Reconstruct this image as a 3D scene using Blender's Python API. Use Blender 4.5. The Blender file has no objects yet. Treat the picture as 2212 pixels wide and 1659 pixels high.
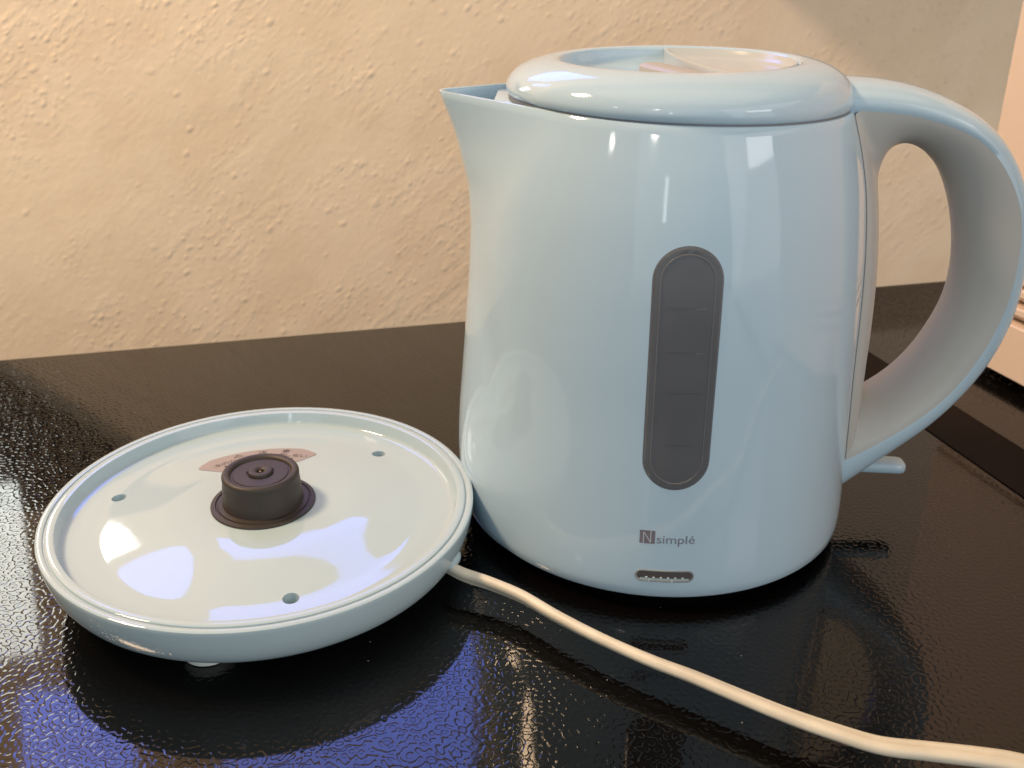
import bpy, bmesh, math, random
import numpy as np
from mathutils import Vector, Matrix
random.seed(3)
PI = math.pi
R_ = math.radians
scn = bpy.context.scene
COL = scn.collection

# ------------------------------------------------------------------ camera
cam = bpy.data.cameras.new('camera'); camo = bpy.data.objects.new('camera', cam); COL.objects.link(camo)
camo.location = (0, 0, 0.21346)
camo.rotation_euler = (R_(90 - 24.1115), 0, 0)
cam.sensor_width = 36; cam.lens = 36 * 2150 / 2212
cam.clip_start = 0.01; cam.clip_end = 50
cam.dof.use_dof = True; cam.dof.focus_distance = 0.335; cam.dof.aperture_fstop = 22.0
scn.camera = camo

# ------------------------------------------------------------------ world, lamps, exposure
w = bpy.data.worlds.new('World'); scn.world = w; w.use_nodes = True
bg = w.node_tree.nodes['Background']
bg.inputs[0].default_value = (0.62, 0.53, 0.47, 1); bg.inputs[1].default_value = 0.38
scn.view_settings.view_transform = 'Standard'; scn.view_settings.look = 'None'
scn.view_settings.exposure = 0; scn.view_settings.gamma = 1
scn.cycles.max_bounces = 8
scn.cycles.use_denoising = True
scn.cycles.sample_clamp_indirect = 6

def lamp(name, loc, target, sx, sy, power, color, shape='RECTANGLE', spread=None):
    l = bpy.data.lights.new(name, 'AREA'); l.shape = shape; l.size = sx
    if shape in ('RECTANGLE', 'ELLIPSE'): l.size_y = sy
    l.energy = power; l.color = color
    if spread: l.spread = R_(spread)
    o = bpy.data.objects.new(name, l); COL.objects.link(o); o.location = loc
    d = Vector(target) - Vector(loc); o.rotation_euler = d.to_track_quat('-Z', 'Y').to_euler()
    return o
lamp('ceiling_lamp', (-0.86, 0.36, 1.10), (0.0, 0.75, 0.0), 0.24, 0.24, 18, (1, 0.69, 0.42), 'DISK')
lamp('ceiling_bounce', (0.1, -0.1, 1.75), (0.1, 0.0, 0.0), 2.2, 1.6, 7, (1, 0.82, 0.60))
lamp('room_window', (1.03, -0.57, 0.70), (0.073, 0.30, 0.16), 0.42, 0.16, 1.1, (0.95, 0.95, 1.0))
lamp('tall_strip_lamp', (-0.24, -1.15, 0.50), (0.046, 0.294, 0.147), 0.05, 0.36, 0.35, (0.85, 0.95, 1.0))  # tall narrow lamp added for the upright streak on the kettle
lamp('cool_front_fill', (0.2, -1.9, 0.7), (0.05, 0.4, 0.1), 2.8, 1.8, 12.5, (0.70, 0.90, 1.0))  # added cool fill from behind the camera, for the kettle's front
lamp('warm_side_fill', (1.7, -0.7, 0.6), (0.08, 0.35, 0.1), 2.4, 1.8, 19, (1.0, 0.90, 0.82))  # added warm fill, brightens the kettle's right half
lamp('small_lamp', (-0.347, -0.69, 0.716), (0.042, 0.30, 0.162), 0.10, 0.035, 0.32, (1, 0.93, 0.84), 'ELLIPSE')
lamp('second_small_lamp', (-0.80, -0.42, 0.65), (0.03, 0.303, 0.158), 0.07, 0.04, 0.20, (1, 0.95, 0.88), 'ELLIPSE')
lamp('blue_window_left', (-0.500, 0.870, 0.665), (-0.500, 0.0, 0.40), 0.13, 0.19, 0.46, (0.08, 0.22, 1.0), spread=140)
lamp('blue_window_right', (-0.190, 0.900, 0.580), (-0.190, 0.0, 0.30), 0.29, 0.20, 0.75, (0.08, 0.22, 1.0), spread=140)
lamp('pale_window', (-0.560, 0.860, 0.39), (-0.30, 0.1, 0.0), 0.11, 0.18, 0.24, (0.95, 1.0, 0.94), spread=120)

# ------------------------------------------------------------------ materials
def mat(name, base, rough=0.5, coat=0.0, metallic=0.0, spec=0.5, bump=None, vary=0.0, vscale=40, trans=0.0, sss=0.0, ior=1.5, smudge=0.0):
    m = bpy.data.materials.new(name); m.use_nodes = True
    nt = m.node_tree; b = nt.nodes['Principled BSDF']
    b.inputs['Base Color'].default_value = (*base, 1); b.inputs['Roughness'].default_value = rough
    b.inputs['Metallic'].default_value = metallic; b.inputs['Specular IOR Level'].default_value = spec
    b.inputs['Coat Weight'].default_value = coat; b.inputs['Coat Roughness'].default_value = 0.03
    b.inputs['Transmission Weight'].default_value = trans; b.inputs['IOR'].default_value = ior
    if sss:
        b.inputs['Subsurface Weight'].default_value = sss; b.inputs['Subsurface Scale'].default_value = 0.004
        b.inputs['Subsurface Radius'].default_value = (1, 1, 1)
    tc = nt.nodes.new('ShaderNodeTexCoord')
    if vary:
        n = nt.nodes.new('ShaderNodeTexNoise'); n.inputs['Scale'].default_value = vscale; n.inputs['Detail'].default_value = 5
        nt.links.new(tc.outputs['Object'], n.inputs['Vector'])
        hsv = nt.nodes.new('ShaderNodeHueSaturation'); hsv.inputs['Color'].default_value = (*base, 1)
        mr = nt.nodes.new('ShaderNodeMapRange'); mr.inputs['From Min'].default_value = 0.3; mr.inputs['From Max'].default_value = 0.7
        mr.inputs['To Min'].default_value = 1 - vary; mr.inputs['To Max'].default_value = 1 + vary
        nt.links.new(n.outputs['Fac'], mr.inputs['Value']); nt.links.new(mr.outputs[0], hsv.inputs['Value'])
        nt.links.new(hsv.outputs[0], b.inputs['Base Color'])
    if smudge:
        n2 = nt.nodes.new('ShaderNodeTexNoise'); n2.inputs['Scale'].default_value = 45; n2.inputs['Detail'].default_value = 7; n2.inputs['Roughness'].default_value = 0.65
        nt.links.new(tc.outputs['Object'], n2.inputs['Vector'])
        m2 = nt.nodes.new('ShaderNodeMapRange'); m2.inputs['From Min'].default_value = 0.42; m2.inputs['From Max'].default_value = 0.70
        m2.inputs['To Min'].default_value = rough; m2.inputs['To Max'].default_value = rough + smudge
        nt.links.new(n2.outputs['Fac'], m2.inputs['Value']); nt.links.new(m2.outputs[0], b.inputs['Roughness'])
    if bump:
        sc, st, dist = bump
        n = nt.nodes.new('ShaderNodeTexNoise'); n.inputs['Scale'].default_value = sc; n.inputs['Detail'].default_value = 3
        nt.links.new(tc.outputs['Object'], n.inputs['Vector'])
        bp = nt.nodes.new('ShaderNodeBump'); bp.inputs['Strength'].default_value = st; bp.inputs['Distance'].default_value = dist
        nt.links.new(n.outputs['Fac'], bp.inputs['Height']); nt.links.new(bp.outputs[0], b.inputs['Normal'])
    return m

BLUE = (0.46, 0.62, 0.745)
M = {}
M['plastic'] = mat('glossy_blue_plastic', BLUE, 0.05, bump=(28, 0.03, 0.004), smudge=0.05)
M['plastic_base'] = mat('base_blue_plastic', (0.43, 0.55, 0.61), 0.03, bump=(30, 0.02, 0.003), smudge=0.05)
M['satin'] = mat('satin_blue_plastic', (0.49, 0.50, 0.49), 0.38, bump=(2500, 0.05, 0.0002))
M['satin_side'] = mat('satin_base_side', (0.48, 0.64, 0.69), 0.38, bump=(2500, 0.05, 0.0002))
M['seam'] = mat('dark_seam', (0.17, 0.19, 0.21), 0.6)
M['window'] = mat('smoked_window', (0.108, 0.113, 0.126), 0.20, vary=0.06, vscale=60)
M['window_edge'] = mat('smoked_window_edge', (0.145, 0.15, 0.165), 0.25)
M['mark'] = mat('window_mark', (0.094, 0.098, 0.110), 0.4)
M['mark_light'] = mat('window_mark_light', (0.16, 0.16, 0.17), 0.4)
M['print'] = mat('grey_print', (0.20, 0.22, 0.26), 0.4)
M['print_sq'] = mat('purple_grey_print', (0.19, 0.175, 0.215), 0.4)
M['print_n'] = mat('pale_print', (0.50, 0.56, 0.60), 0.4)
M['knob'] = mat('dark_rubbery_plastic', (0.034, 0.026, 0.021), 0.50, bump=(1800, 0.12, 0.0003), vary=0.12, vscale=150)
M['black'] = mat('black_plastic', (0.008, 0.008, 0.009), 0.6)
M['sticker'] = mat('pink_grey_sticker', (0.33, 0.285, 0.27), 0.5)
M['sticker_ink'] = mat('sticker_ink', (0.07, 0.055, 0.05), 0.6)
M['cord'] = mat('cream_cord', (0.67, 0.62, 0.51), 0.45, vary=0.09, vscale=90)
M['tab'] = mat('pinkish_tab', (0.42, 0.41, 0.39), 0.45)
M['clear'] = mat('translucent_lid_cover', (0.48, 0.52, 0.53), 0.18)
M['lens'] = mat('clear_lens', (0.10, 0.09, 0.09), 0.12)
M['lens_rim'] = mat('clear_lens_rim', (0.26, 0.29, 0.30), 0.15)
M['lens_lip'] = mat('clear_lens_lip', (0.42, 0.52, 0.54), 0.12)
M['bead'] = mat('clear_lens_bead', (0.58, 0.64, 0.65), 0.2)
M['foot'] = mat('pale_rubber_foot', (0.62, 0.68, 0.66), 0.5)
M['beige'] = mat('beige_enamel', (0.78, 0.64, 0.52), 0.42, vary=0.03, vscale=12)
M['beige_dark'] = mat('dark_recess', (0.10, 0.07, 0.06), 0.6)

def wall_mat():
    m = bpy.data.materials.new('painted_plaster'); m.use_nodes = True; nt = m.node_tree; N = nt.nodes; L = nt.links
    b = N['Principled BSDF']; b.inputs['Roughness'].default_value = 0.75; b.inputs['Specular IOR Level'].default_value = 0.25
    tc = N.new('ShaderNodeTexCoord')
    mp = N.new('ShaderNodeMapping'); mp.vector_type = 'TEXTURE'; mp.inputs['Rotation'].default_value = (0, R_(-42), 0); mp.inputs['Scale'].default_value = (1.5, 1, 1)
    L.new(tc.outputs['Object'], mp.inputs['Vector'])
    # warp the coordinates a little so that nothing lines up
    wn = N.new('ShaderNodeTexNoise'); wn.inputs['Scale'].default_value = 9; wn.inputs['Detail'].default_value = 3
    L.new(tc.outputs['Object'], wn.inputs['Vector'])
    wa = N.new('ShaderNodeMix'); wa.data_type = 'VECTOR'; wa.inputs[0].default_value = 0.008
    L.new(mp.outputs[0], wa.inputs[4]); L.new(wn.outputs['Color'], wa.inputs[5])
    def noise(scale, detail, rough, vec):
        n = N.new('ShaderNodeTexNoise'); n.inputs['Scale'].default_value = scale; n.inputs['Detail'].default_value = detail
        n.inputs['Roughness'].default_value = rough; L.new(vec, n.inputs['Vector']); return n.outputs['Fac']
    def mrange(v, a, c, x, y, smooth=True):
        r = N.new('ShaderNodeMapRange'); r.interpolation_type = 'SMOOTHSTEP' if smooth else 'LINEAR'
        for k, q in zip(('From Min', 'From Max', 'To Min', 'To Max'), (a, c, x, y)): r.inputs[k].default_value = q
        L.new(v, r.inputs['Value']); return r.outputs[0]
    def math_(op, a, c):
        n = N.new('ShaderNodeMath'); n.operation = op
        for i, v in enumerate((a, c)):
            if isinstance(v, (int, float)): n.inputs[i].default_value = v
            else: L.new(v, n.inputs[i])
        return n.outputs[0]
    broad = noise(5, 3, 0.5, tc.outputs['Object'])
    mid = noise(22, 3, 0.5, wa.outputs[1])
    fine = noise(200, 2, 0.5, wa.outputs[1])
    patch = mrange(noise(6, 3, 0.6, wa.outputs[1]), 0.38, 0.60, 0, 1)
    def dots(scale, rad_, keep, vec):
        v = N.new('ShaderNodeTexVoronoi'); v.inputs['Scale'].default_value = scale; L.new(vec, v.inputs['Vector'])
        sp = N.new('ShaderNodeSeparateColor'); L.new(v.outputs['Color'], sp.inputs[0])
        d = mrange(v.outputs['Distance'], 0.0, rad_, 1, 0)
        k = mrange(sp.outputs[0], keep, min(keep + 0.25, 1.0), 0, 1)
        return math_('MULTIPLY', d, k)
    blobs = math_('ADD', dots(135, 0.45, 0.30, wa.outputs[1]), math_('MULTIPLY', mrange(noise(150, 1, 0.5, wa.outputs[1]), 0.55, 0.75, 0, 1), 0.5))
    blobs2 = dots(75, 0.34, 0.72, wa.outputs[1])
    h = math_('ADD', math_('MULTIPLY', broad, 1.6), math_('MULTIPLY', mid, 0.42))
    mp2 = N.new('ShaderNodeMapping'); mp2.vector_type = 'TEXTURE'; mp2.inputs['Rotation'].default_value = (0, R_(-42), 0); mp2.inputs['Scale'].default_value = (3.2, 1, 0.75)
    L.new(tc.outputs['Object'], mp2.inputs['Vector'])
    drag = mrange(noise(60, 3, 0.6, mp2.outputs[0]), 0.50, 0.68, 0, 1)
    h = math_('ADD', h, math_('MULTIPLY', fine, 0.20))
    h = math_('ADD', h, math_('MULTIPLY', noise(520, 2, 0.6, tc.outputs['Object']), 0.05))
    h = math_('ADD', h, math_('MULTIPLY', math_('MULTIPLY', drag, patch), 0.20))
    h = math_('ADD', h, math_('MULTIPLY', math_('MULTIPLY', blobs, patch), 0.34))
    h = math_('ADD', h, math_('MULTIPLY', blobs2, 0.42))
    bp = N.new('ShaderNodeBump'); bp.inputs['Strength'].default_value = 0.9; bp.inputs['Distance'].default_value = 0.0028
    L.new(h, bp.inputs['Height']); L.new(bp.outputs[0], b.inputs['Normal'])
    cr = N.new('ShaderNodeMix'); cr.data_type = 'RGBA'
    cr.inputs[6].default_value = (0.80, 0.67, 0.51, 1); cr.inputs[7].default_value = (0.84, 0.72, 0.56, 1)
    L.new(mrange(mid, 0.35, 0.65, 0, 1), cr.inputs[0]); L.new(cr.outputs[2], b.inputs['Base Color'])
    return m
M['wall'] = wall_mat()

def table_mat():
    m = bpy.data.materials.new('embossed_black_enamel'); m.use_nodes = True; nt = m.node_tree; N = nt.nodes; L = nt.links
    b = N['Principled BSDF']
    b.inputs['Base Color'].default_value = (0.0022, 0.0018, 0.0016, 1); b.inputs['Roughness'].default_value = 0.05; b.inputs['IOR'].default_value = 1.45
    tc = N.new('ShaderNodeTexCoord')
    wn = N.new('ShaderNodeTexNoise'); wn.inputs['Scale'].default_value = 110; wn.inputs['Detail'].default_value = 1
    L.new(tc.outputs['Object'], wn.inputs['Vector'])
    wa = N.new('ShaderNodeVectorMath'); wa.operation = 'MULTIPLY_ADD'
    wa.inputs[1].default_value = (0.0034, 0.0034, 0.0); L.new(wn.outputs['Color'], wa.inputs[0]); L.new(tc.outputs['Object'], wa.inputs[2])
    # plane waves of one wavelength in many directions: a labyrinth of even-width worms
    rnd = random.Random(11); acc = None
    for k in range(9):
        an = PI * (k + rnd.uniform(-0.3, 0.3)) / 9; lam = 0.0025 * rnd.uniform(0.9, 1.12); q = 2 * PI / lam
        dp = N.new('ShaderNodeVectorMath'); dp.operation = 'DOT_PRODUCT'; dp.inputs[1].default_value = (q * math.cos(an), q * math.sin(an), 0); L.new(wa.outputs[0], dp.inputs[0])
        pa = N.new('ShaderNodeMath'); pa.operation = 'ADD'; pa.inputs[1].default_value = rnd.uniform(0, 6.28); L.new(dp.outputs['Value'], pa.inputs[0])
        sn = N.new('ShaderNodeMath'); sn.operation = 'SINE'; L.new(pa.outputs[0], sn.inputs[0])
        if acc is None: acc = sn.outputs[0]
        else:
            ad_ = N.new('ShaderNodeMath'); ad_.operation = 'ADD'; L.new(acc, ad_.inputs[0]); L.new(sn.outputs[0], ad_.inputs[1]); acc = ad_.outputs[0]
    r = N.new('ShaderNodeMapRange'); r.interpolation_type = 'SMOOTHSTEP'
    r.inputs['From Min'].default_value = -2.4; r.inputs['From Max'].default_value = 0.6
    L.new(acc, r.inputs['Value'])
    big = N.new('ShaderNodeTexNoise'); big.inputs['Scale'].default_value = 14; big.inputs['Detail'].default_value = 1
    L.new(tc.outputs['Object'], big.inputs['Vector'])
    ad = N.new('ShaderNodeMath'); ad.operation = 'MULTIPLY_ADD'; ad.inputs[1].default_value = 1.2
    L.new(big.outputs['Fac'], ad.inputs[0]); L.new(r.outputs[0], ad.inputs[2])
    bp = N.new('ShaderNodeBump'); bp.inputs['Strength'].default_value = 1.0; bp.inputs['Distance'].default_value = 0.000036
    L.new(ad.outputs[0], bp.inputs['Height']); L.new(bp.outputs[0], b.inputs['Normal'])
    return m
M['table'] = table_mat()

# ------------------------------------------------------------------ helpers
def link(name, me, m, parent=None, sharp=35, smooth=True):
    o = bpy.data.objects.new(name, me); COL.objects.link(o)
    if m is not None: me.materials.append(m)
    if smooth:
        me.shade_smooth()
        if sharp: me.set_sharp_from_angle(angle=R_(sharp))
    if parent: o.parent = parent
    return o
def mesh(verts, faces, name='mesh'):
    me = bpy.data.meshes.new(name); me.from_pydata([tuple(map(float, v)) for v in verts], [], faces)
    bm = bmesh.new(); bm.from_mesh(me); bmesh.ops.remove_doubles(bm, verts=bm.verts, dist=1e-7)
    bmesh.ops.recalc_face_normals(bm, faces=bm.faces); bm.to_mesh(me); bm.free(); me.update(); return me
def rings(rs, closed=True, cap0=False, cap1=False):
    n = len(rs[0]); V = [v for r in rs for v in r]; F = []
    for i in range(len(rs) - 1):
        for j in range(n if closed else n - 1):
            k = (j + 1) % n
            F.append((i * n + j, i * n + k, (i + 1) * n + k, (i + 1) * n + j))
    if cap0: F.append(tuple(range(n)))
    if cap1: F.append(tuple((len(rs) - 1) * n + j for j in range(n)))
    return mesh(V, F)
def lathe(prof, n=160):
    rs = []
    for r, z in prof: rs.append([(r * math.cos(2 * PI * j / n), r * math.sin(2 * PI * j / n), z) for j in range(n)])
    return rings(rs)
def spline(pts, n):
    """Catmull-Rom resampling of a polyline to n points."""
    P = np.array(pts, float); d = np.r_[0, np.cumsum(np.linalg.norm(np.diff(P, axis=0), axis=1))]
    P2 = np.vstack([2 * P[0] - P[1], P, 2 * P[-1] - P[-2]]); out = []
    for s in np.linspace(0, d[-1], n):
        i = min(int(np.searchsorted(d, s, side='right')) - 1, len(P) - 2); i = max(i, 0)
        t = (s - d[i]) / (d[i + 1] - d[i])
        a, b, c, e = P2[i], P2[i + 1], P2[i + 2], P2[i + 3]
        out.append(0.5 * ((2 * b) + (c - a) * t + (2 * a - 5 * b + 4 * c - e) * t * t + (3 * b - a - 3 * c + e) * t ** 3))
    return np.array(out)
def curve1(xs, ys):
    """smooth 1-D interpolation (monotone cubic)"""
    xs = np.array(xs, float); ys = np.array(ys, float); h = np.diff(xs); dl = np.diff(ys) / h
    m = np.r_[dl[0], [0 if dl[i] * dl[i + 1] <= 0 else 2 * dl[i] * dl[i + 1] / (dl[i] + dl[i + 1]) for i in range(len(dl) - 1)], dl[-1]]
    def f(x):
        x = min(max(x, xs[0]), xs[-1]); i = min(max(int(np.searchsorted(xs, x)) - 1, 0), len(h) - 1); t = (x - xs[i]) / h[i]
        return float((2 * t ** 3 - 3 * t * t + 1) * ys[i] + (t ** 3 - 2 * t * t + t) * h[i] * m[i] + (-2 * t ** 3 + 3 * t * t) * ys[i + 1] + (t ** 3 - t * t) * h[i] * m[i + 1])
    return f
def tube(path, rad, n=16, caps=True):
    P = [Vector(p) for p in path]; rs = []
    up = Vector((0, 0, 1))
    for i, p in enumerate(P):
        t = (P[min(i + 1, len(P) - 1)] - P[max(i - 1, 0)]).normalized(); a = t.cross(up)
        if a.length < 1e-4: a = Vector((1, 0, 0))
        a.normalize(); b = a.cross(t); r = rad[i] if hasattr(rad, '__len__') else rad
        rs.append([p + a * r * math.cos(2 * PI * j / n) + b * r * math.sin(2 * PI * j / n) for j in range(n)])
    return rings(rs, cap0=caps, cap1=caps)
def empty(name, loc, rz=0, label=None, cat=None, rot=None):
    o = bpy.data.objects.new(name, None); COL.objects.link(o); o.location = loc; o.empty_display_size = 0.02
    o.rotation_euler = rot if rot else (0, 0, rz)
    if label: o['label'] = label; o['category'] = cat
    return o
def rbox(cx, cy, cz, sx, sy, sz, bev=0.001, seg=3):
    bm = bmesh.new(); bmesh.ops.create_cube(bm, size=1)
    bmesh.ops.scale(bm, vec=(sx, sy, sz), verts=bm.verts); bmesh.ops.translate(bm, vec=(cx, cy, cz), verts=bm.verts)
    if bev: bmesh.ops.bevel(bm, geom=list(bm.edges), offset=bev, segments=seg, profile=0.5, affect='EDGES')
    me = bpy.data.meshes.new('box'); bm.to_mesh(me); bm.free(); return me
def text_mesh(s, size):
    cu = bpy.data.curves.new('t', 'FONT'); cu.body = s; cu.size = size; cu.resolution_u = 6
    o = bpy.data.objects.new('t', cu); COL.objects.link(o)
    dg = bpy.context.evaluated_depsgraph_get(); me = bpy.data.meshes.new_from_object(o.evaluated_get(dg))
    bpy.data.objects.remove(o); bpy.data.curves.remove(cu); return me

# ------------------------------------------------------------------ setting: worktop, wall
WA = R_(13.564)                                   # the wall's direction
e1 = Vector((math.cos(WA), math.sin(WA), 0)); e2 = Vector((-math.sin(WA), math.cos(WA), 0))
S0 = Vector((0.0061, 0.5801, 0))                  # a point of the worktop's far edge
S0 = Vector((-0.28431, 0.50997, 0)) + e1 * 0.30
def frame_obj(o, org):
    o.matrix_world = Matrix(((e1.x, e2.x, 0, org.x), (e1.y, e2.y, 0, org.y), (0, 0, 1, org.z), (0, 0, 0, 1)))
wt = link('worktop', rbox(0, -0.60, -0.015, 2.2, 1.20, 0.030, 0.0012), M['table'], smooth=False)
frame_obj(wt, S0); wt['kind'] = 'structure'
wl = link('wall', rbox(0.0, 0.56 + 0.05, 0.25, 3.0, 0.10, 2.3, 0), M['wall'], smooth=False)
frame_obj(wl, S0); wl['kind'] = 'structure'

# ------------------------------------------------------------------ the kettle
KET = empty('electric_kettle', (0.05714, 0.35738, 0), R_(-3),
            'glossy pale blue kettle with grey water window and closed lid, right of the round base', 'kettle')
ZB = 0.005
Rr = curve1([0.005, 0.012, 0.03, 0.047, 0.071, 0.09, 0.1085, 0.121, 0.134, 0.148, 0.1565, 0.168],
            [0.0740, 0.0741, 0.0735, 0.0728, 0.0717, 0.0711, 0.0701, 0.0689, 0.0671, 0.0638, 0.0611, 0.0572])
Rl = curve1([0.005, 0.01, 0.02, 0.03, 0.044, 0.058, 0.071, 0.085, 0.103, 0.119, 0.131, 0.142, 0.150, 0.157, 0.168],
            [0.0760, 0.0770, 0.0782, 0.0785, 0.0780, 0.0768, 0.0757, 0.0746, 0.0731, 0.0725, 0.0731, 0.0754, 0.0774, 0.0799, 0.0842])
Rt = curve1([0.005, 0.04, 0.08, 0.11, 0.135, 0.152, 0.168], [0.068, 0.064, 0.052, 0.038, 0.022, 0.011, 0.0045])
def rad(a, z, off=0.0):
    """radius of the body at angle a (0 = handle, pi = spout) and height z"""
    R1 = Rr(z) - off; xl = Rl(z) - off; R2 = min(Rt(z), R1 - 0.0002) - off * 0.6; d = xl - R2
    b = abs(math.atan2(math.sin(a - PI), math.cos(a - PI)))
    c = (R1 - R2) / d
    if c >= 1 or b >= math.acos(c): return R1
    al = math.acos(c); bt = math.atan2(R2 * math.sin(al), d + R2 * math.cos(al))
    if b < bt: return d * math.cos(b) + math.sqrt(max(R2 * R2 - (d * math.sin(b)) ** 2, 0))
    return R1 / math.cos(b - al)
def zrim(x): return 0.1629 - 0.026 * x
NA = 256
angs = []
for j in range(NA):                                # denser round the spout
    t = j / NA; angs.append(2 * PI * t + 0.45 * math.sin(2 * PI * t))
def body_ring(z=None, off=0.0, dz=0.0, f=None):
    out = []
    for a in angs:
        if f is None: zz = z
        else:
            x = rad(a, 0.163) * math.cos(a); zz = ZB + (zrim(x) + dz - ZB) * f
        r = rad(a, zz, off); out.append((r * math.cos(a), r * math.sin(a), zz))
    return out
rs = []
for off, z in ((0.012, ZB + 0.0004), (0.0022, ZB), (0.0008, ZB + 0.0004), (0.0002, ZB + 0.0012)): rs.append(body_ring(z, off))
for k in range(1, 61):
    f = 0.012 + (1 - 0.012) * k / 60; rs.append(body_ring(f=f, dz=-0.0003))
rs.append(body_ring(f=1, off=0.0003)); rs.append(body_ring(f=1, off=0.0011)); rs.append(body_ring(f=1, off=0.0015, dz=-0.0004))
for k in range(1, 12):
    rs.append(body_ring(f=1 - 0.16 * k / 11, off=0.0017))
body = link('body', rings(rs, cap1=True), M['plastic'], KET, sharp=50)
link('base_underside', lathe([(0.0, 0.0046), (0.0700, 0.0046), (0.0705, 0.0060), (0.0650, 0.0060), (0.0640, 0.0), (0.0, 0.0)], 96), M['black'], KET)

def surf(u, z, off=0.0):                           # a point of the body's front at local x = u
    r = Rr(z) + off; return (u, -math.sqrt(r * r - u * u), z)
def on_front(me, off, dens=None):
    for v in me.vertices:
        v.co = surf(v.co.x, v.co.z, off + v.co.y)
    me.update()
def stadium(w_, z0, z1, n=20, horiz=False):
    out = []
    if not horiz:
        r = w_
        for k in range(n + 1): a = PI * k / n; out.append((r * math.cos(a), z1 - r + r * math.sin(a)))
        m = 14
        for k in range(1, m): out.append((-r, z1 - r + (z0 - z1 + 2 * r) * k / m))
        for k in range(n + 1): a = PI + PI * k / n; out.append((r * math.cos(a), z0 + r + r * math.sin(a)))
        for k in range(1, m): out.append((r, z0 + r + (z1 - z0 - 2 * r) * k / m))
    return out
def stadium_solid(cx, outline, steps, inner_h):
    """rings shrinking inwards: steps = [(inset, height)]"""
    cxm = sum(p[0] for p in outline) / len(outline); czm = sum(p[1] for p in outline) / len(outline)
    n = len(outline); rs = []
    for ins, h in steps:
        ring = []
        for k, (x, z) in enumerate(outline):
            x0, z0 = outline[k - 1]; x1, z1 = outline[(k + 1) % n]
            tx, tz = x1 - x0, z1 - z0; l = math.hypot(tx, tz) or 1; nx, nz = -tz / l, tx / l   # inward
            ring.append((cx + x + nx * ins, h, z + nz * ins))
        rs.append(ring)
    # fill: strips shrinking along x towards the centre line so that the sheet follows the wall
    last = rs[-1]
    for s in (0.75, 0.5, 0.25, 0.0):
        zc0 = min(p[2] for p in last); zc1 = max(p[2] for p in last)
        ring = []
        for (x, y, z) in last: ring.append((cx + (x - cx) * s, inner_h, z if True else z))
        rs.append(ring)
    return rings(rs)
OW = stadium(0.0104, 0.0482, 0.1288)
me = stadium_solid(0.0, OW, [(-0.0002, -0.0006), (0.0, 0.0002), (0.0003, 0.00045), (0.0016, 0.00045)], 0.0004)
on_front(me, 0.0); link('water_window', me, M['window'], KET, sharp=30)
WIN = [o for o in COL.objects if o.name == 'water_window'][0]
# raised line round the window
rs = []
n = len(OW)
for ins, h in ((0.0018, 0.0004), (0.0019, 0.00062), (0.0022, 0.00062), (0.0023, 0.0004)):
    ring = []
    for k, (x, z) in enumerate(OW):
        x0, z0 = OW[k - 1]; x1, z1 = OW[(k + 1) % n]; tx, tz = x1 - x0, z1 - z0; l = math.hypot(tx, tz)
        ring.append((x - tz / l * ins, h, z + tx / l * ins))
    rs.append(ring)
me = rings(rs); on_front(me, 0.0); link('window_line', me, M['window_edge'], WIN)
# thin dark joint round the window
rs = []
for ins, h in ((-0.0005, -0.0003), (-0.00045, 0.00008), (-0.0001, 0.00008), (-0.0001, -0.0003)):
    ring = []
    for k, (x, z) in enumerate(OW):
        x0, z0 = OW[k - 1]; x1, z1 = OW[(k + 1) % n]; tx, tz = x1 - x0, z1 - z0; l = math.hypot(tx, tz)
        ring.append((x - tz / l * ins, h, z + tx / l * ins))
    rs.append(ring)
me = rings(rs); on_front(me, 0.0); link('window_joint', me, M['window_edge'], WIN)
def strip_on_front(x0, x1, z0, z1, off, n=8):
    V = []; F = []
    for k in range(n + 1):
        x = x0 + (x1 - x0) * k / n
        V += [(x, 0, z0), (x, 0, z1)]
    for k in range(n): F.append((2 * k, 2 * k + 2, 2 * k + 3, 2 * k + 1))
    me = mesh(V, F); on_front(me, off); return me
for (z, x0, x1, mk) in ((0.1099, -0.0058, 0.0012, 'mark'), (0.1099, 0.0030, 0.0062, 'mark_light'), (0.0955, -0.0052, 0.0022, 'mark'),
                        (0.0955, 0.0036, 0.0060, 'mark_light'), (0.0820, -0.0050, 0.0058, 'mark'), (0.0638, -0.0034, 0.0040, 'mark')):
    link('level_mark', strip_on_front(x0, x1, z, z + 0.0004, 0.00055), M[mk], WIN, smooth=False)

# printed maker's mark
me = strip_on_front(-0.0103, -0.0052, 0.0272, 0.0322, 0.00012); link('printed_square', me, M['print_sq'], KET, smooth=False)
def poly_front(pts, off):
    V = [(x, 0, z) for x, z in pts]; me = mesh(V, [tuple(range(len(V)))]); on_front(me, off); return me
nx0, nx1, nz0, nz1, tk = -0.0092, -0.0065, 0.0274, 0.0316, 0.00032
Npts = [((nx0, nz0), (nx0 + tk, nz0), (nx0 + tk, nz1), (nx0, nz1)), ((nx1 - tk, nz0 + 0.0003), (nx1, nz0 + 0.0003), (nx1, nz1 + 0.0006), (nx1 - tk, nz1 + 0.0006)),
        ((nx0, nz1), (nx0 + tk, nz1), (nx1, nz0 + 0.0003), (nx1 - tk, nz0 + 0.0003))]
V = []; F = []
for q in Npts: F.append(tuple(range(len(V), len(V) + 4))); V += [(x, 0, z) for x, z in q]
me = bpy.data.meshes.new('n'); me.from_pydata(V, [], F); on_front(me, 0.0002)
link('printed_initial', me, M['print_n'], KET, smooth=False)
tm = text_mesh('simpl\u00e9', 0.0046)
xs = [v.co.x for v in tm.vertices]; sxx = 0.0128 / (max(xs) - min(xs)); x00 = min(xs)
for v in tm.vertices: v.co = Vector((-0.0046 + (v.co.x - x00) * sxx, 0, 0.0275 + v.co.y * 1.0))
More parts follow.
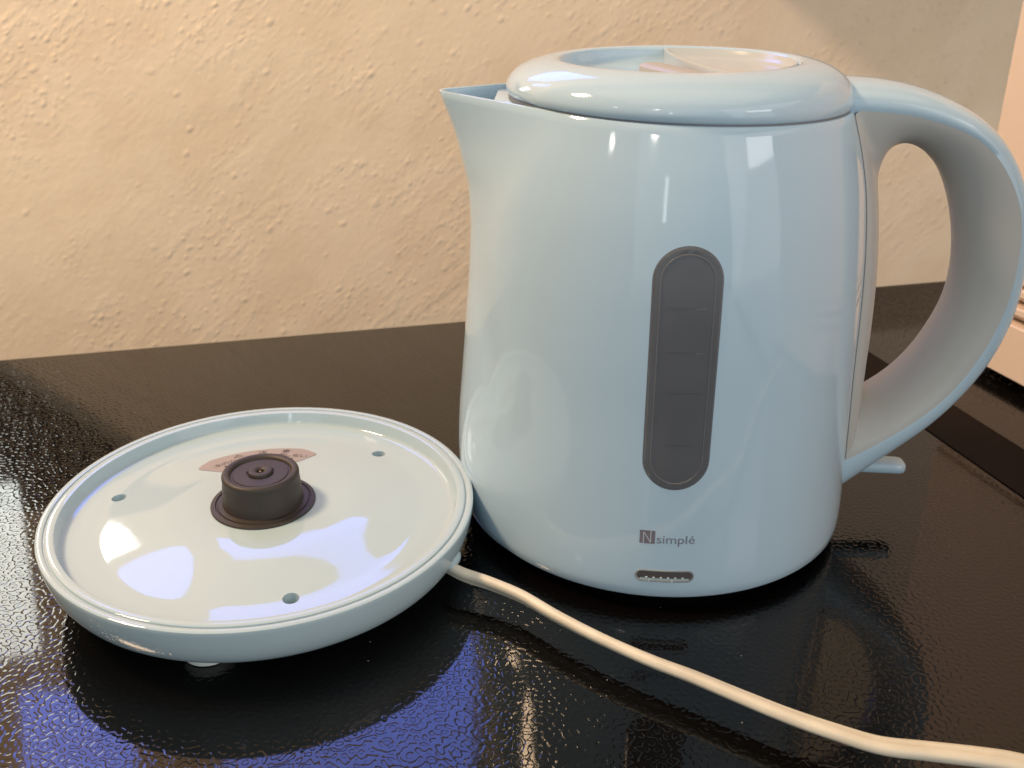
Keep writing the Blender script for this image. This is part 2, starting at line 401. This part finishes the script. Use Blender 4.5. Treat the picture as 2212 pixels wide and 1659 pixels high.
on_front(tm, 0.00012); link('printed_word', tm, M['print'], KET, smooth=False)

# indicator lens low on the front
def hstad(cx, cz, hw, hh, n=12):
    out = []
    for k in range(n + 1): a = -PI / 2 + PI * k / n; out.append((cx + hw - hh + hh * math.cos(a), cz + hh * math.sin(a)))
    for k in range(1, 10): out.append((cx + hw - hh - 2 * (hw - hh) * k / 10, cz + hh))
    for k in range(n + 1): a = PI / 2 + PI * k / n; out.append((cx - hw + hh + hh * math.cos(a), cz + hh * math.sin(a)))
    for k in range(1, 10): out.append((cx - hw + hh + 2 * (hw - hh) * k / 10, cz - hh))
    return out
LC = (-0.0012, 0.0146)
OL = hstad(*LC, 0.0100, 0.0023)
def offs(pts, ins):
    n = len(pts); o = []
    for k, (x, z) in enumerate(pts):
        x0, z0 = pts[k - 1]; x1, z1 = pts[(k + 1) % n]; tx, tz = x1 - x0, z1 - z0; l = math.hypot(tx, tz) or 1
        o.append((x - tz / l * ins, z + tx / l * ins))
    return o
LENS = empty('indicator_lens', (0, 0, 0)); LENS.parent = KET
rs = [[(x, h, z) for x, z in offs(OL, i)] for i, h in ((-0.0002, -0.0003), (0.0, 0.00025), (0.0003, 0.0003), (0.0006, 0.0001), (0.0007, -0.0001))]
me = rings(rs); on_front(me, 0.0); link('lens_rim', me, M['lens_rim'], LENS)
q = offs(OL, 0.0006); me = rings([[(x, 0.00008, z) for x, z in q], [(x, 0.00008, LC[1] + (z - LC[1]) * 0.3) for x, z in q], [(x, 0.00008, LC[1]) for x, z in q]])
on_front(me, 0); link('lens_face', me, M['lens'], LENS)
link('lens_lip', (lambda m_: (on_front(m_, 0), m_)[1])(rings([[(x, 0.00022, z) for x, z in hstad(LC[0], LC[1] - 0.0012, 0.0084, 0.0004)], [(x, 0.00022, LC[1] - 0.0012) for x, z in hstad(LC[0], LC[1] - 0.0012, 0.0084, 0.0004)]])), M['lens_lip'], LENS)
for k in range(6):
    x = LC[0] - 0.0061 + k * 0.00245; bm = bmesh.new(); bmesh.ops.create_uvsphere(bm, u_segments=10, v_segments=6, radius=0.00038)
    p = Vector(surf(x, LC[1] - 0.0006, 0.0001)); bmesh.ops.scale(bm, vec=(1.3, 0.6, 0.8), verts=bm.verts); bmesh.ops.translate(bm, vec=p, verts=bm.verts)
    me = bpy.data.meshes.new('bead'); bm.to_mesh(me); bm.free(); link('lens_bead', me, M['bead'], LENS, sharp=0)
for x in (LC[0] - 0.0052, LC[0] + 0.0026):
    me = strip_on_front(x - 0.0003, x + 0.0003, LC[1] - 0.0022, LC[1] - 0.0008, 0.0003, 2); link('lens_tick', me, M['bead'], LENS, smooth=False)

# baffle behind the spout
def clip_y(x, z): return math.sqrt(max((Rr(z) - 0.002) ** 2 - x * x, 0)) if abs(x) < Rr(z) else 0.0
bx = -0.0615
yb = 0.030
link('spout_baffle', rbox(bx + 0.0006, 0, 0.154, 0.0014, 2 * 0.0195, 0.0145, 0.0004), M['plastic'], KET)

# ---- lid
LID = empty('lid', (0, 0, 0)); LID.parent = KET
prof = [(0.0520, 0.1634), (0.0575, 0.1634), (0.0584, 0.1635), (0.0589, 0.1640), (0.0592, 0.1650), (0.0592, 0.1663), (0.0586, 0.1682), (0.0573, 0.1703), (0.0552, 0.1723),
        (0.0525, 0.1739), (0.0495, 0.1751), (0.0462, 0.1759), (0.0432, 0.1762), (0.0413, 0.1760), (0.0405, 0.1753), (0.0400, 0.1742), (0.0394, 0.1726), (0.0384, 0.1710), (0.0368, 0.1700), (0.0345, 0.1696), (0.0, 0.1696)]
pp = spline([(r, z, 0) for r, z in prof[1:-2]], 70)
P3 = [prof[0]] + [(p[0], p[1]) for p in pp] + [prof[-2], (0.02, 0.1696), (0.0001, 0.1696)]
dome = lathe(P3, 192)
for v in dome.vertices: v.co.z += -0.026 * v.co.x * max(0, min(1, (0.1757 - v.co.z) / 0.0125))
link('lid_shell', dome, M['plastic'], LID, sharp=60)
# dark joint between lid and body
gap = lathe([(0.0560, 0.1612), (0.0584, 0.1612), (0.0584, 0.1640), (0.0560, 0.1640)], 128)
for v in gap.vertices: v.co.z += -0.026 * v.co.x
link('lid_seam', gap, M['seam'], LID)
# tongue of the lid that closes the spout
V = []
tp = [(-0.0600, -0.0175), (-0.0622, -0.0160), (-0.0630, -0.0130), (-0.0632, 0.0130), (-0.0622, 0.0160), (-0.0600, 0.0175), (-0.050, 0.0285), (-0.045, 0.0), (-0.050, -0.0285)]
rs = [[(x, y, z - 0.026 * x) for x, y in tp] for z in (0.1596, 0.1612)]
rs = [[(x * 0.997, y * 0.99, z - 0.0001) for x, y, z in rs[0]]] + rs + [[(x + 0.0003, y * 0.985, z + 0.0003) for x, y, z in rs[1]]]
link('lid_tongue', rings(rs, cap0=True, cap1=True), M['plastic'], LID, sharp=40)
# half cover over the well
def part_x(y): return 0.0060 - 0.0075 * (y / 0.042) - 0.0042 * (1 - (y / 0.042) ** 2)
NP = 40
top_, out_ = [], []
ys = [0.0395 * math.cos(PI * k / NP) for k in range(NP + 1)]         # back to front
left = [(part_x(y), y) for y in ys]
a0 = math.atan2(left[-1][1], left[-1][0]); a1 = math.atan2(left[0][1], left[0][0])
arc = [(0.0396 * math.cos(a0 + (a1 - a0) * k / NP), 0.0396 * math.sin(a0 + (a1 - a0) * k / NP)) for k in range(1, NP)]
loop = left + arc
cxm = 0.020
def lp(s, z): return [(cxm + (x - cxm) * s, y * s, z) for x, y in loop]
rs = [lp(0.985, 0.1697), lp(0.995, 0.1715), lp(1.0, 0.1746), lp(0.995, 0.1754), lp(0.985, 0.1757), lp(0.975, 0.1754), lp(0.955, 0.1744), lp(0.91, 0.1732), lp(0.75, 0.1722), lp(0.4, 0.1718), lp(0.01, 0.1718)]
link('lid_cover', rings(rs), M['clear'], LID, sharp=60)
path = [(-0.0098, 0.0085, 0), (-0.0060, -0.0020, 0), (-0.0010, -0.0130, 0), (0.0040, -0.0250, 0)]
pc = spline(path, 20); rs = []
for i, p in enumerate(pc):
    t = pc[min(i + 1, 19)] - pc[max(i - 1, 0)]; t /= np.linalg.norm(t); nrm = np.array([-t[1], t[0], 0])
    e = min(i, 19 - i) / 3.0; k = math.sqrt(max(0.05, 1 - (1 - min(e, 1)) ** 2))
    ring = []
    for a in np.linspace(0, 2 * PI, 16, endpoint=False):
        ring.append(tuple(p + nrm * 0.0052 * k * math.copysign(abs(math.cos(a)) ** 0.6, math.cos(a)) + np.array([0, 0, 0.1716 + 0.0026 * (0.6 + 0.4 * k) * math.copysign(abs(math.sin(a)) ** 0.6, math.sin(a))])))
    rs.append(ring)
link('lid_tab', rings(rs, cap0=True, cap1=True), M['tab'], LID)

# ---- handle: outer shell and inner liner are lofts over the same stations
HW = lambda t: 0.0172 + 0.0040 * max(0, (t - 0.55) / 0.45) ** 1.3
O = spline([(0.0560, 0, 0.1704), (0.0690, 0, 0.1699), (0.0850, 0, 0.1668), (0.1005, 0, 0.1600), (0.1112, 0, 0.1518), (0.1203, 0, 0.1375), (0.1247, 0, 0.1225), (0.1268, 0, 0.1030),
            (0.1258, 0, 0.0850), (0.1192, 0, 0.0660), (0.1090, 0, 0.0510), (0.1000, 0, 0.0408), (0.0863, 0, 0.0290), (0.0715, 0, 0.0150)], 90)
Ed = spline([(0.0545, 0, 0.1616), (0.0700, 0, 0.1609), (0.0825, 0, 0.1589), (0.0923, 0, 0.1557), (0.1018, 0, 0.1513), (0.1121, 0, 0.1400), (0.1170, 0, 0.1302), (0.1197, 0, 0.1222), (0.1207, 0, 0.1036),
             (0.1196, 0, 0.0925), (0.1165, 0, 0.0810), (0.1098, 0, 0.0668), (0.1008, 0, 0.0546), (0.0860, 0, 0.0425), (0.0690, 0, 0.0320)], 90)
for _ in range(14):
    O[1:-1] = (O[:-2] + 2 * O[1:-1] + O[2:]) / 4
    Ed[1:-1] = (Ed[:-2] + 2 * Ed[1:-1] + Ed[2:]) / 4
rs = []
NS = 25
for i in range(90):
    t = i / 89; w_ = HW(t); o_ = O[i]; e_ = Ed[i]; ring = []
    for k in range(NS):
        a = -PI / 2 + PI * k / (NS - 1)
        y = w_ * math.copysign(abs(math.sin(a)) ** 0.85, math.sin(a)); c = abs(math.cos(a)) ** 0.62
        p = e_ + (o_ - e_) * c; ring.append((p[0], y, p[2]))
    # tuck the open side in under the liner
    inn = e_ - (o_ - e_) * 0.10
    ring.append((inn[0], w_ * 0.96, inn[2])); ring.insert(0, (inn[0], -w_ * 0.96, inn[2]))
    rs.append(ring)
HAN = empty('handle', (0, 0, 0)); HAN.parent = KET
link('handle_shell', rings(rs), M['plastic'], HAN, sharp=50)
# liner: up the body, round the finger hole, back down to the foot of the handle
I = spline([(0.0772, 0, 0.0440), (0.0773, 0, 0.0540), (0.0772, 0, 0.0680), (0.0772, 0, 0.0802), (0.0766, 0, 0.0970), (0.0756, 0, 0.1098), (0.0741, 0, 0.1236), (0.0726, 0, 0.1339), (0.0727, 0, 0.1420),
            (0.0748, 0, 0.1466), (0.0790, 0, 0.1483), (0.0840, 0, 0.1474), (0.0895, 0, 0.1440), (0.0950, 0, 0.1375), (0.1002, 0, 0.1260), (0.1037, 0, 0.1125), (0.1050, 0, 0.0990), (0.1035, 0, 0.0870), (0.0985, 0, 0.0735), (0.0920, 0, 0.0625),
            (0.0850, 0, 0.0550), (0.0790, 0, 0.0512), (0.0700, 0, 0.0480)], 140)
Eg = []
def bodye(z): 
    a = R_(17.5); return (Rr(z) * math.cos(a) - 0.0001, Rr(z) * math.sin(a), z)
ctrl_E = [(0.0, bodye(0.036)), (0.10, bodye(0.062)), (0.20, bodye(0.092)), (0.28, bodye(0.120)), (0.34, bodye(0.144)), (0.385, bodye(0.159))]
EdS = [(0.42, 0), (1.0, 89)]
stations = []
for i in range(140):
    s = i / 139
    if s <= 0.385:
        for (s0, p0), (s1, p1) in zip(ctrl_E[:-1], ctrl_E[1:]):
            if s0 <= s <= s1: z = p0[2] + (p1[2] - p0[2]) * (s - s0) / (s1 - s0)
        Eg.append(bodye(z))
    else:
        u = (s - 0.385) / (1 - 0.385); idx = 0.5 + u * 88.5
        i0 = int(min(idx, 88)); f = idx - i0; p = Ed[i0] * (1 - f) + Ed[min(i0 + 1, 89)] * f
        Eg.append((p[0], HW(min(idx / 89, 1)), p[2] - 0.0))
Eg = np.array(Eg)
for _ in range(1): Eg[1:-1] = (Eg[:-2] + 2 * Eg[1:-1] + Eg[2:]) / 4
rs = []
for i in range(140):
    c0 = I[i]; e_ = Eg[i]; ring = []
    for k in range(NS):
        a = -PI / 2 + PI * k / (NS - 1)
        y = e_[1] * math.sin(a); c = abs(math.cos(a)) ** 1.15
        ring.append((e_[0] + (c0[0] - e_[0]) * c, y, e_[2] + (c0[2] - e_[2]) * c))
    rs.append(ring)
link('handle_liner', rings(rs, closed=False), M['satin'], HAN, sharp=0)
# thin dark joint where the handle plate meets the body
jp = [bodye(0.034 + (0.1605 - 0.034) * k / 40) for k in range(41)]
for sgn in (-1, 1):
    link('handle_seam', tube([(x + 0.0001, sgn * (y + 0.0001), z) for x, y, z in jp], 0.00022, 8), M['seam'], HAN)
# lever
rs = []
for (x, z, hh, hw) in ((0.066, 0.0210, 0.0026, 0.0045), (0.080, 0.0205, 0.0026, 0.0045), (0.088, 0.0203, 0.0026, 0.0045), (0.0955, 0.0201, 0.0026, 0.0045), (0.0980, 0.0200, 0.0026, 0.0044), (0.0996, 0.0200, 0.0023, 0.0040), (0.1004, 0.0200, 0.0017, 0.0030), (0.1007, 0.0200, 0.0008, 0.0016)):
    rs.append([(x, hw * math.copysign(abs(math.cos(a)) ** 0.55, math.cos(a)), z + hh * math.copysign(abs(math.sin(a)) ** 0.8, math.sin(a))) for a in np.linspace(0, 2 * PI, 24, endpoint=False)])
link('switch_lever', rings(rs, cap0=True, cap1=True), M['plastic'], KET, sharp=60)

# ------------------------------------------------------------------ the power base
ZR = 0.0255; RD = 0.0772
BASE = empty('kettle_base', (-0.0915, 0.3170, 0), 0, 'round pale blue power base with a dark centre connector, lying left of the kettle', 'kettle base')
tilt = Matrix.Rotation(R_(0.6), 4, Vector((1.0, 1.0, 0)).normalized())
def tl(me):
    for v in me.vertices:
        p = v.co - Vector((0, 0, ZR)); p = tilt.to_3x3() @ p; v.co = p + Vector((0, 0, ZR))
    return me
FZ = ZR - 0.0051
prof = [(0.0, 0.0035), (0.045, 0.0035), (0.055, 0.0040), (0.0630, 0.0054), (0.0690, 0.0078), (0.0728, 0.0108), (0.0750, 0.0145), (0.0763, 0.0185), (0.0770, 0.0225), (RD, ZR - 0.0008)]
pp = [(p[0], p[1]) for p in spline([(r, z, 0) for r, z in prof[1:]], 40)]
P3 = [(0.0001, 0.0035)] + pp + [(RD - 0.0001, ZR - 0.0003), (RD - 0.0005, ZR), (0.0752, ZR), (0.0749, ZR - 0.0002), (0.0748, ZR - 0.0007), (0.0743, ZR - 0.0007), (0.0741, ZR - 0.0001), (0.0737, ZR + 0.0001),
        (0.0716, ZR + 0.0001), (0.0712, ZR - 0.0001), (0.0710, ZR - 0.0006), (0.0702, ZR - 0.0034), (0.0698, ZR - 0.0043), (0.0690, FZ + 0.0003), (0.0675, FZ)]
P3 += [(0.0640, FZ), (0.0600, FZ), (0.0585, FZ + 0.0000), (0.0570, FZ + 0.00012), (0.0550, FZ + 0.00035), (0.050, FZ + 0.00100), (0.044, FZ + 0.00185), (0.038, FZ + 0.00265), (0.0350, FZ + 0.0030), (0.0330, FZ + 0.00318), (0.0310, FZ + 0.00328), (0.027, FZ + 0.0034), (0.022, FZ + 0.0035), (0.0001, FZ + 0.0035)]
floor_f = curve1([0, 0.022, 0.031, 0.035, 0.044, 0.055, 0.0585, 0.07], [FZ + 0.0035, FZ + 0.0035, FZ + 0.00328, FZ + 0.0030, FZ + 0.00185, FZ + 0.00035, FZ, FZ])
plate = lathe(P3, 240)
po = link('plate', plate, M['plastic_base'], None, sharp=40)
cut = bmesh.new()
HO = []
for a in (172, 50, -69):
    p = Vector((0.0572 * math.cos(R_(a)), 0.0572 * math.sin(R_(a)), FZ)); HO.append(p)
    bmesh.ops.create_cone(cut, cap_ends=True, segments=40, radius1=0.0026, radius2=0.0028, depth=0.010, matrix=Matrix.Translation(p + Vector((0, 0, 0.0012))))
cm = bpy.data.meshes.new('cut'); cut.to_mesh(cm); cut.free(); co = bpy.data.objects.new('cut', cm); COL.objects.link(co)
md = po.modifiers.new('b', 'BOOLEAN'); md.object = co; md.operation = 'DIFFERENCE'; md.solver = 'EXACT'
dg = bpy.context.evaluated_depsgraph_get(); nm = bpy.data.meshes.new_from_object(po.evaluated_get(dg))
po.modifiers.clear(); po.data = nm; bpy.data.objects.remove(co)
nm.shade_smooth(); nm.set_sharp_from_angle(angle=R_(40))
tl(nm); po.parent = BASE
# connector
F0 = FZ + 0.0034
CON = empty('connector', (0, 0, 0)); CON.parent = BASE
link('flange', tl(lathe([(0.0, F0), (0.0188, F0), (0.0189, F0 + 0.0006), (0.0187, F0 + 0.0009), (0.0172, F0 + 0.0011), (0.0170, F0 + 0.0007), (0.0165, F0 + 0.0007), (0.0163, F0 + 0.0012), (0.0140, F0 + 0.0014)], 96)), M['knob'], CON)
T = ZR + 0.0118
kp = [(0.0146, F0 + 0.0012), (0.0143, F0 + 0.0030), (0.0139, T - 0.0040), (0.0136, T - 0.0028), (0.0138, T - 0.0022), (0.0138, T - 0.0010), (0.0134, T - 0.0003), (0.0127, T), (0.0117, T - 0.0001), (0.0111, T - 0.0005), (0.0108, T - 0.0010), (0.0107, T - 0.0013),
      (0.0100, T - 0.0013), (0.0098, T - 0.0010), (0.0050, T - 0.0009), (0.0049, T - 0.0013), (0.0045, T - 0.0013), (0.0044, T - 0.0005), (0.0041, T + 0.0001), (0.0034, T + 0.0003), (0.0022, T + 0.0002), (0.0016, T - 0.0001), (0.0013, T - 0.0004), (0.0012, T - 0.003), (0.0, T - 0.003)]
link('hub', tl(lathe(kp, 96)), M['knob'], CON, sharp=45)
pin = lathe([(0.0, T - 0.0028), (0.00035, T - 0.0028), (0.00035, T - 0.0004), (0.0, T - 0.0002)], 12)
link('pin', tl(pin), mat('brass_pin', (0.6, 0.38, 0.2), 0.35, metallic=0.8), CON)
# caution sticker, following the sloping floor
def disc_pt(r, deg, off): return (r * math.cos(R_(deg)), r * math.sin(R_(deg)), floor_f(r) + off)
r0, r1 = 0.0310, 0.0449
V = []; F = []; nA, nR = 60, 8
for i in range(nA + 1):
    s = i / nA
    for j in range(nR + 1):
        q = j / nR; r = r0 + (r1 - r0) * q
        # the ends taper to rounded points
        e0, e1_ = 134 + 9 * q ** 0.7, 79 - 9 * q ** 0.7
        if q > 0.7: e0 -= 20 * (q - 0.7) ** 1.4 / 0.3; e1_ += 20 * (q - 0.7) ** 1.4 / 0.3
        V.append(disc_pt(r, e0 + (e1_ - e0) * s, 0.00012))
for i in range(nA):
    for j in range(nR): a = i * (nR + 1) + j; F.append((a, a + 1, a + nR + 2, a + nR + 1))
STK = link('caution_sticker', tl(mesh(V, F)), M['sticker'], BASE)
def arc_text(s, rbase, deg0, deg1, size, sy=1.0):
    n = len(s)
    for k, ch in enumerate(s):
        if ch == ' ': continue
        dg_ = deg0 + (deg1 - deg0) * (k / max(n - 1, 1)); tm = text_mesh(ch, size)
        if not len(tm.vertices): continue
        xs = [v.co.x for v in tm.vertices]; cx = (min(xs) + max(xs)) / 2
        for v in tm.vertices:
            u, w2 = (v.co.x - cx), v.co.y * sy; r = rbase + w2; d = dg_ - math.degrees(u / (rbase + 0.001))
            v.co = Vector(disc_pt(r, d, 0.00022))
        link('printed_character', tl(tm), M['sticker_ink'], STK, smooth=False)
arc_text('\u6ce8\u610f', 0.0402, 103.5, 90.5, 0.0036)
arc_text('\u6c34\u306e\u304b\u304b\u308b\u6240\u3067\u4f7f\u7528\u3057\u306a\u3044', 0.0360, 131.0, 78.0, 0.0034)
arc_text('\u25cf\u30b7\u30e7\u30fc\u30c8\u306e\u304a\u305d\u308c\u3042\u308a', 0.0336, 128.0, 84.0, 0.0017)
# warning triangle
tri = []
V = []; F = []
for (sc_) in (1.0, 0.72):
    for a in (90, 210, 330): V.append((0.0024 * sc_ * math.cos(R_(a)), 0.0020 * sc_ * math.sin(R_(a))))
F = [(0, 1, 4, 3), (1, 2, 5, 4), (2, 0, 3, 5)]
V += [(-0.0001, -0.0001), (0.0001, -0.0001), (0.0002, 0.0008), (-0.0002, 0.0008), (-0.00015, -0.0006), (0.00015, -0.0006), (0.00015, -0.0003), (-0.00015, -0.0003)]
F += [(6, 7, 8, 9), (10, 11, 12, 13)]
me = bpy.data.meshes.new('tri'); me.from_pydata([disc_pt(0.0412 + v, 117 - math.degrees(u / 0.041), 0.00022) for u, v in V], [], F)
link('warning_triangle', tl(me), M['sticker_ink'], STK, smooth=False)
# feet
for a in (-98, 22, 142):
    f_ = lathe([(0.0, 0.0), (0.0078, 0.0), (0.0084, 0.0004), (0.0086, 0.0040), (0.0, 0.0045)], 40)
    for v in f_.vertices: v.co += Vector((0.0548 * math.cos(R_(a)), 0.0548 * math.sin(R_(a)), 0.0))
    link('foot', f_, M['foot'], BASE)
# cord outlet moulded on the side
oa = math.atan2(0.2975 - 0.3170, -0.0270 + 0.0915)
bm = bmesh.new(); bmesh.ops.create_uvsphere(bm, u_segments=24, v_segments=14, radius=1.0)
bmesh.ops.scale(bm, vec=(0.0042, 0.0060, 0.0034), verts=bm.verts)
bmesh.ops.rotate(bm, cent=(0, 0, 0), matrix=Matrix.Rotation(oa, 3, 'Z'), verts=bm.verts)
bmesh.ops.translate(bm, vec=(0.0722 * math.cos(oa), 0.0722 * math.sin(oa), 0.0135), verts=bm.verts)
me = bpy.data.meshes.new('outlet'); bm.to_mesh(me); bm.free(); link('cord_outlet', me, M['plastic_base'], BASE, sharp=0)
# ------------------------------------------------------------------ cord
cp = [(-0.0420, 0.3050, 0.0150), (-0.0350, 0.3010, 0.0135), (-0.0249, 0.2962, 0.0112), (-0.0172, 0.2915, 0.0098), (-0.0074, 0.2868, 0.0092), (0.0038, 0.2794, 0.0090), (0.0144, 0.2692, 0.009), (0.0273, 0.2582, 0.009), (0.0423, 0.2472, 0.009), (0.0553, 0.2391, 0.009),
      (0.0676, 0.2307, 0.009), (0.0793, 0.2230, 0.009), (0.0908, 0.2166, 0.009), (0.1021, 0.2113, 0.009), (0.1141, 0.2092, 0.009), (0.1284, 0.2068, 0.009), (0.1388, 0.2041, 0.009), (0.155, 0.198, 0.008), (0.19, 0.18, 0.005), (0.26, 0.17, 0.0030), (0.36, 0.175, 0.0030)]
cs = spline(cp, 260); rs = []
for i, p in enumerate(cs):
    t = Vector(cs[min(i + 1, 259)] - cs[max(i - 1, 0)]).normalized(); a = t.cross(Vector((0, 0, 1))).normalized(); b = a.cross(t)
    tw = R_(64 - 95 * min(1, max(0, (i - 20) / 150)) + 40 * min(1, max(0, (i - 170) / 40)))
    A_ = a * math.cos(tw) + b * math.sin(tw); B_ = -a * math.sin(tw) + b * math.cos(tw); ring = []
    for k in range(36):
        q = 2 * PI * k / 36
        # figure-of-eight outline
        c = math.cos(q); s_ = math.sin(q)
        x = 0.00330 * math.copysign(abs(c) ** 0.85, c)
        y = 0.00195 * math.copysign(abs(s_) ** 0.75, s_) * (1 - 0.20 * math.exp(-(x / 0.00055) ** 2))
        ring.append(Vector(p) + A_ * x + B_ * y)
    rs.append(ring)
cord = link('cable', rings(rs, cap0=True, cap1=True), M['cord'], None, sharp=0)
cord['label'] = 'cream white twin power cord running from the blue base across the black worktop'; cord['category'] = 'cord'

# ------------------------------------------------------------------ beige appliance at the right

BD = Vector((0.29055, -0.95686, 0)); BN = Vector((0.95686, 0.29055, 0))     # along the side; away from the kettle
BX = empty('countertop_appliance', (0.2442, 0.5087, 0), 0, 'beige enamelled appliance with slotted side at the right edge behind the handle', 'appliance')
BX.rotation_euler = (0, 0, math.atan2(BD.y, BD.x))
# local x runs along the side towards the camera, local -y... the body lies on the +y side
def bprof(pts, x0, x1, name, m, bev=0):
    rs = [[(x, y, z) for y, z in pts] for x in (x0, x1)]
    return link(name, rings(rs, cap0=True, cap1=True), m, BX, smooth=False)
L_ = 0.42
bprof([(0.0008, 0.0060), (0.0, 0.0068), (0.0, 0.0330), (0.0006, 0.0336), (0.0040, 0.0340), (0.012, 0.0340), (0.012, 0.0060)], 0.0, L_, 'lower_panel', M['beige'])
z = 0.0340
for k in range(2):
    z0 = z + 0.0016
    bprof([(0.0060, z0), (0.0004, z0 + 0.0036), (0.0, z0 + 0.0042), (0.0, z0 + 0.0070), (0.0006, z0 + 0.0076), (0.012, z0 + 0.0080), (0.012, z0)], 0.0, L_, 'slat', M['beige'])
    z = z0 + 0.0078
bprof([(0.0012, z + 0.0016), (0.0, z + 0.0030), (0.0, 0.30), (0.012, 0.30), (0.012, z + 0.0016)], 0.0, L_, 'upper_panel', M['beige'])
link('inner_box', rbox(L_ / 2, 0.012 + 0.13, 0.153, L_ - 0.006, 0.26, 0.290, 0.001), M['beige_dark'], BX)
link('back_panel', rbox(-0.0015 + 0.003, 0.013 + 0.13, 0.153, 0.003, 0.258, 0.294, 0.001), M['beige'], BX)
for x in (0.03, L_ - 0.03):
    link('foot', lathe([(0.0, 0.0), (0.010, 0.0), (0.011, 0.008), (0.0, 0.008)], 24), M['black'], BX).location = (x, 0.04, 0)

# ------------------------------------------------------------------ edge strip and unseen helpers added on the wall above the frame
def slab(name, p0, p1, thick, z0, z1, m, label, cat):
    a = Vector((*p0, 0)); b = Vector((*p1, 0)); d = (b - a); l = d.length
    o = link(name, rbox(l / 2, thick / 2, (z1 - z0) / 2, l, abs(thick), z1 - z0, 0.001), m, None, sharp=30)
    o.location = (a.x, a.y, z0); o.rotation_euler = (0, 0, math.atan2(d.y, d.x)); o['label'] = label; o['category'] = cat; return o
M['dark_wood'] = mat('dark_stained_wood', (0.030, 0.019, 0.013), 0.5, vary=0.2, vscale=30)
M['rubber'] = mat('matt_black_strip', (0.011, 0.007, 0.005), 0.75, spec=0.12)
def lx(y): return 0.1838 + (0.4743 - y) * 0.2647
def ux(y): return 0.2014 + (0.5215 - y) * 0.2733
P4 = [(lx(0.612), 0.612), (lx(-0.3), -0.3), (ux(-0.3), -0.3), (ux(0.612), 0.612)]
o = link('edge_strip', rings([[(x, y, -0.004) for x, y in P4], [(x, y, 0.0005) for x, y in P4]], cap0=True, cap1=True), M['rubber'], None, sharp=30)
o['label'] = 'matt black strip let into the worktop between the kettle and the beige appliance'; o['category'] = 'edge strip'
M['dark_panel'] = mat('dark_reflection_panel', (0.012, 0.010, 0.010), 0.5)  # for the added dark panel that the worktop mirrors
pq = [(-0.31, -0.085), (0.20, -0.085), (0.38, 0.085), (-0.31, 0.085)]
o = link('reflection_panel', rings([[(x, -0.011, z) for x, z in pq], [(x, -0.001, z) for x, z in pq]], cap0=True, cap1=True), M['dark_panel'], None, smooth=False)  # unseen panel, added to darken the worktop's reflection at the left
frame_obj(o, S0 + e2 * 0.56 + e1 * -0.66 + Vector((0, 0, 0.315)))
o['label'] = 'unseen dark panel on the plaster wall, added so the worktop reflects dark at the left'; o['category'] = 'reflection helper'

o = link('shadow_box', rbox(0, -0.066, 0, 0.80, 0.130, 0.40, 0.002), M['beige'], None, smooth=False)  # unseen box, added to throw a shadow on the wall's upper right
frame_obj(o, S0 + e2 * 0.56 + e1 * 0.75 + Vector((0, 0, 0.42)))
o['label'] = 'unseen beige box on the plaster wall, added to cast a shadow at the upper right'; o['category'] = 'shadow helper'

# dust on the worktop
rd = random.Random(5); V = []; F = []
for k in range(90):
    x = rd.uniform(-0.25, 0.22); y = rd.uniform(0.16, 0.50); r = rd.uniform(0.00010, 0.00026) * (1.6 if k % 11 == 0 else 1)
    b0 = len(V); V += [(x + r * rd.uniform(0.7, 1.3), y, 0.0001), (x, y + r, 0.0001), (x - r, y, 0.0001), (x, y - r * rd.uniform(0.7, 1.3), 0.0001), (x, y, 0.0001 + r)]
    F += [(b0, b0 + 1, b0 + 4), (b0 + 1, b0 + 2, b0 + 4), (b0 + 2, b0 + 3, b0 + 4), (b0 + 3, b0, b0 + 4)]
o = link('dust', mesh(V, F), mat('grey_dust', (0.35, 0.33, 0.30), 0.8), None, smooth=False); o['kind'] = 'stuff'
o['label'] = 'scattered specks of pale dust lying on the black worktop'; o['category'] = 'dust'
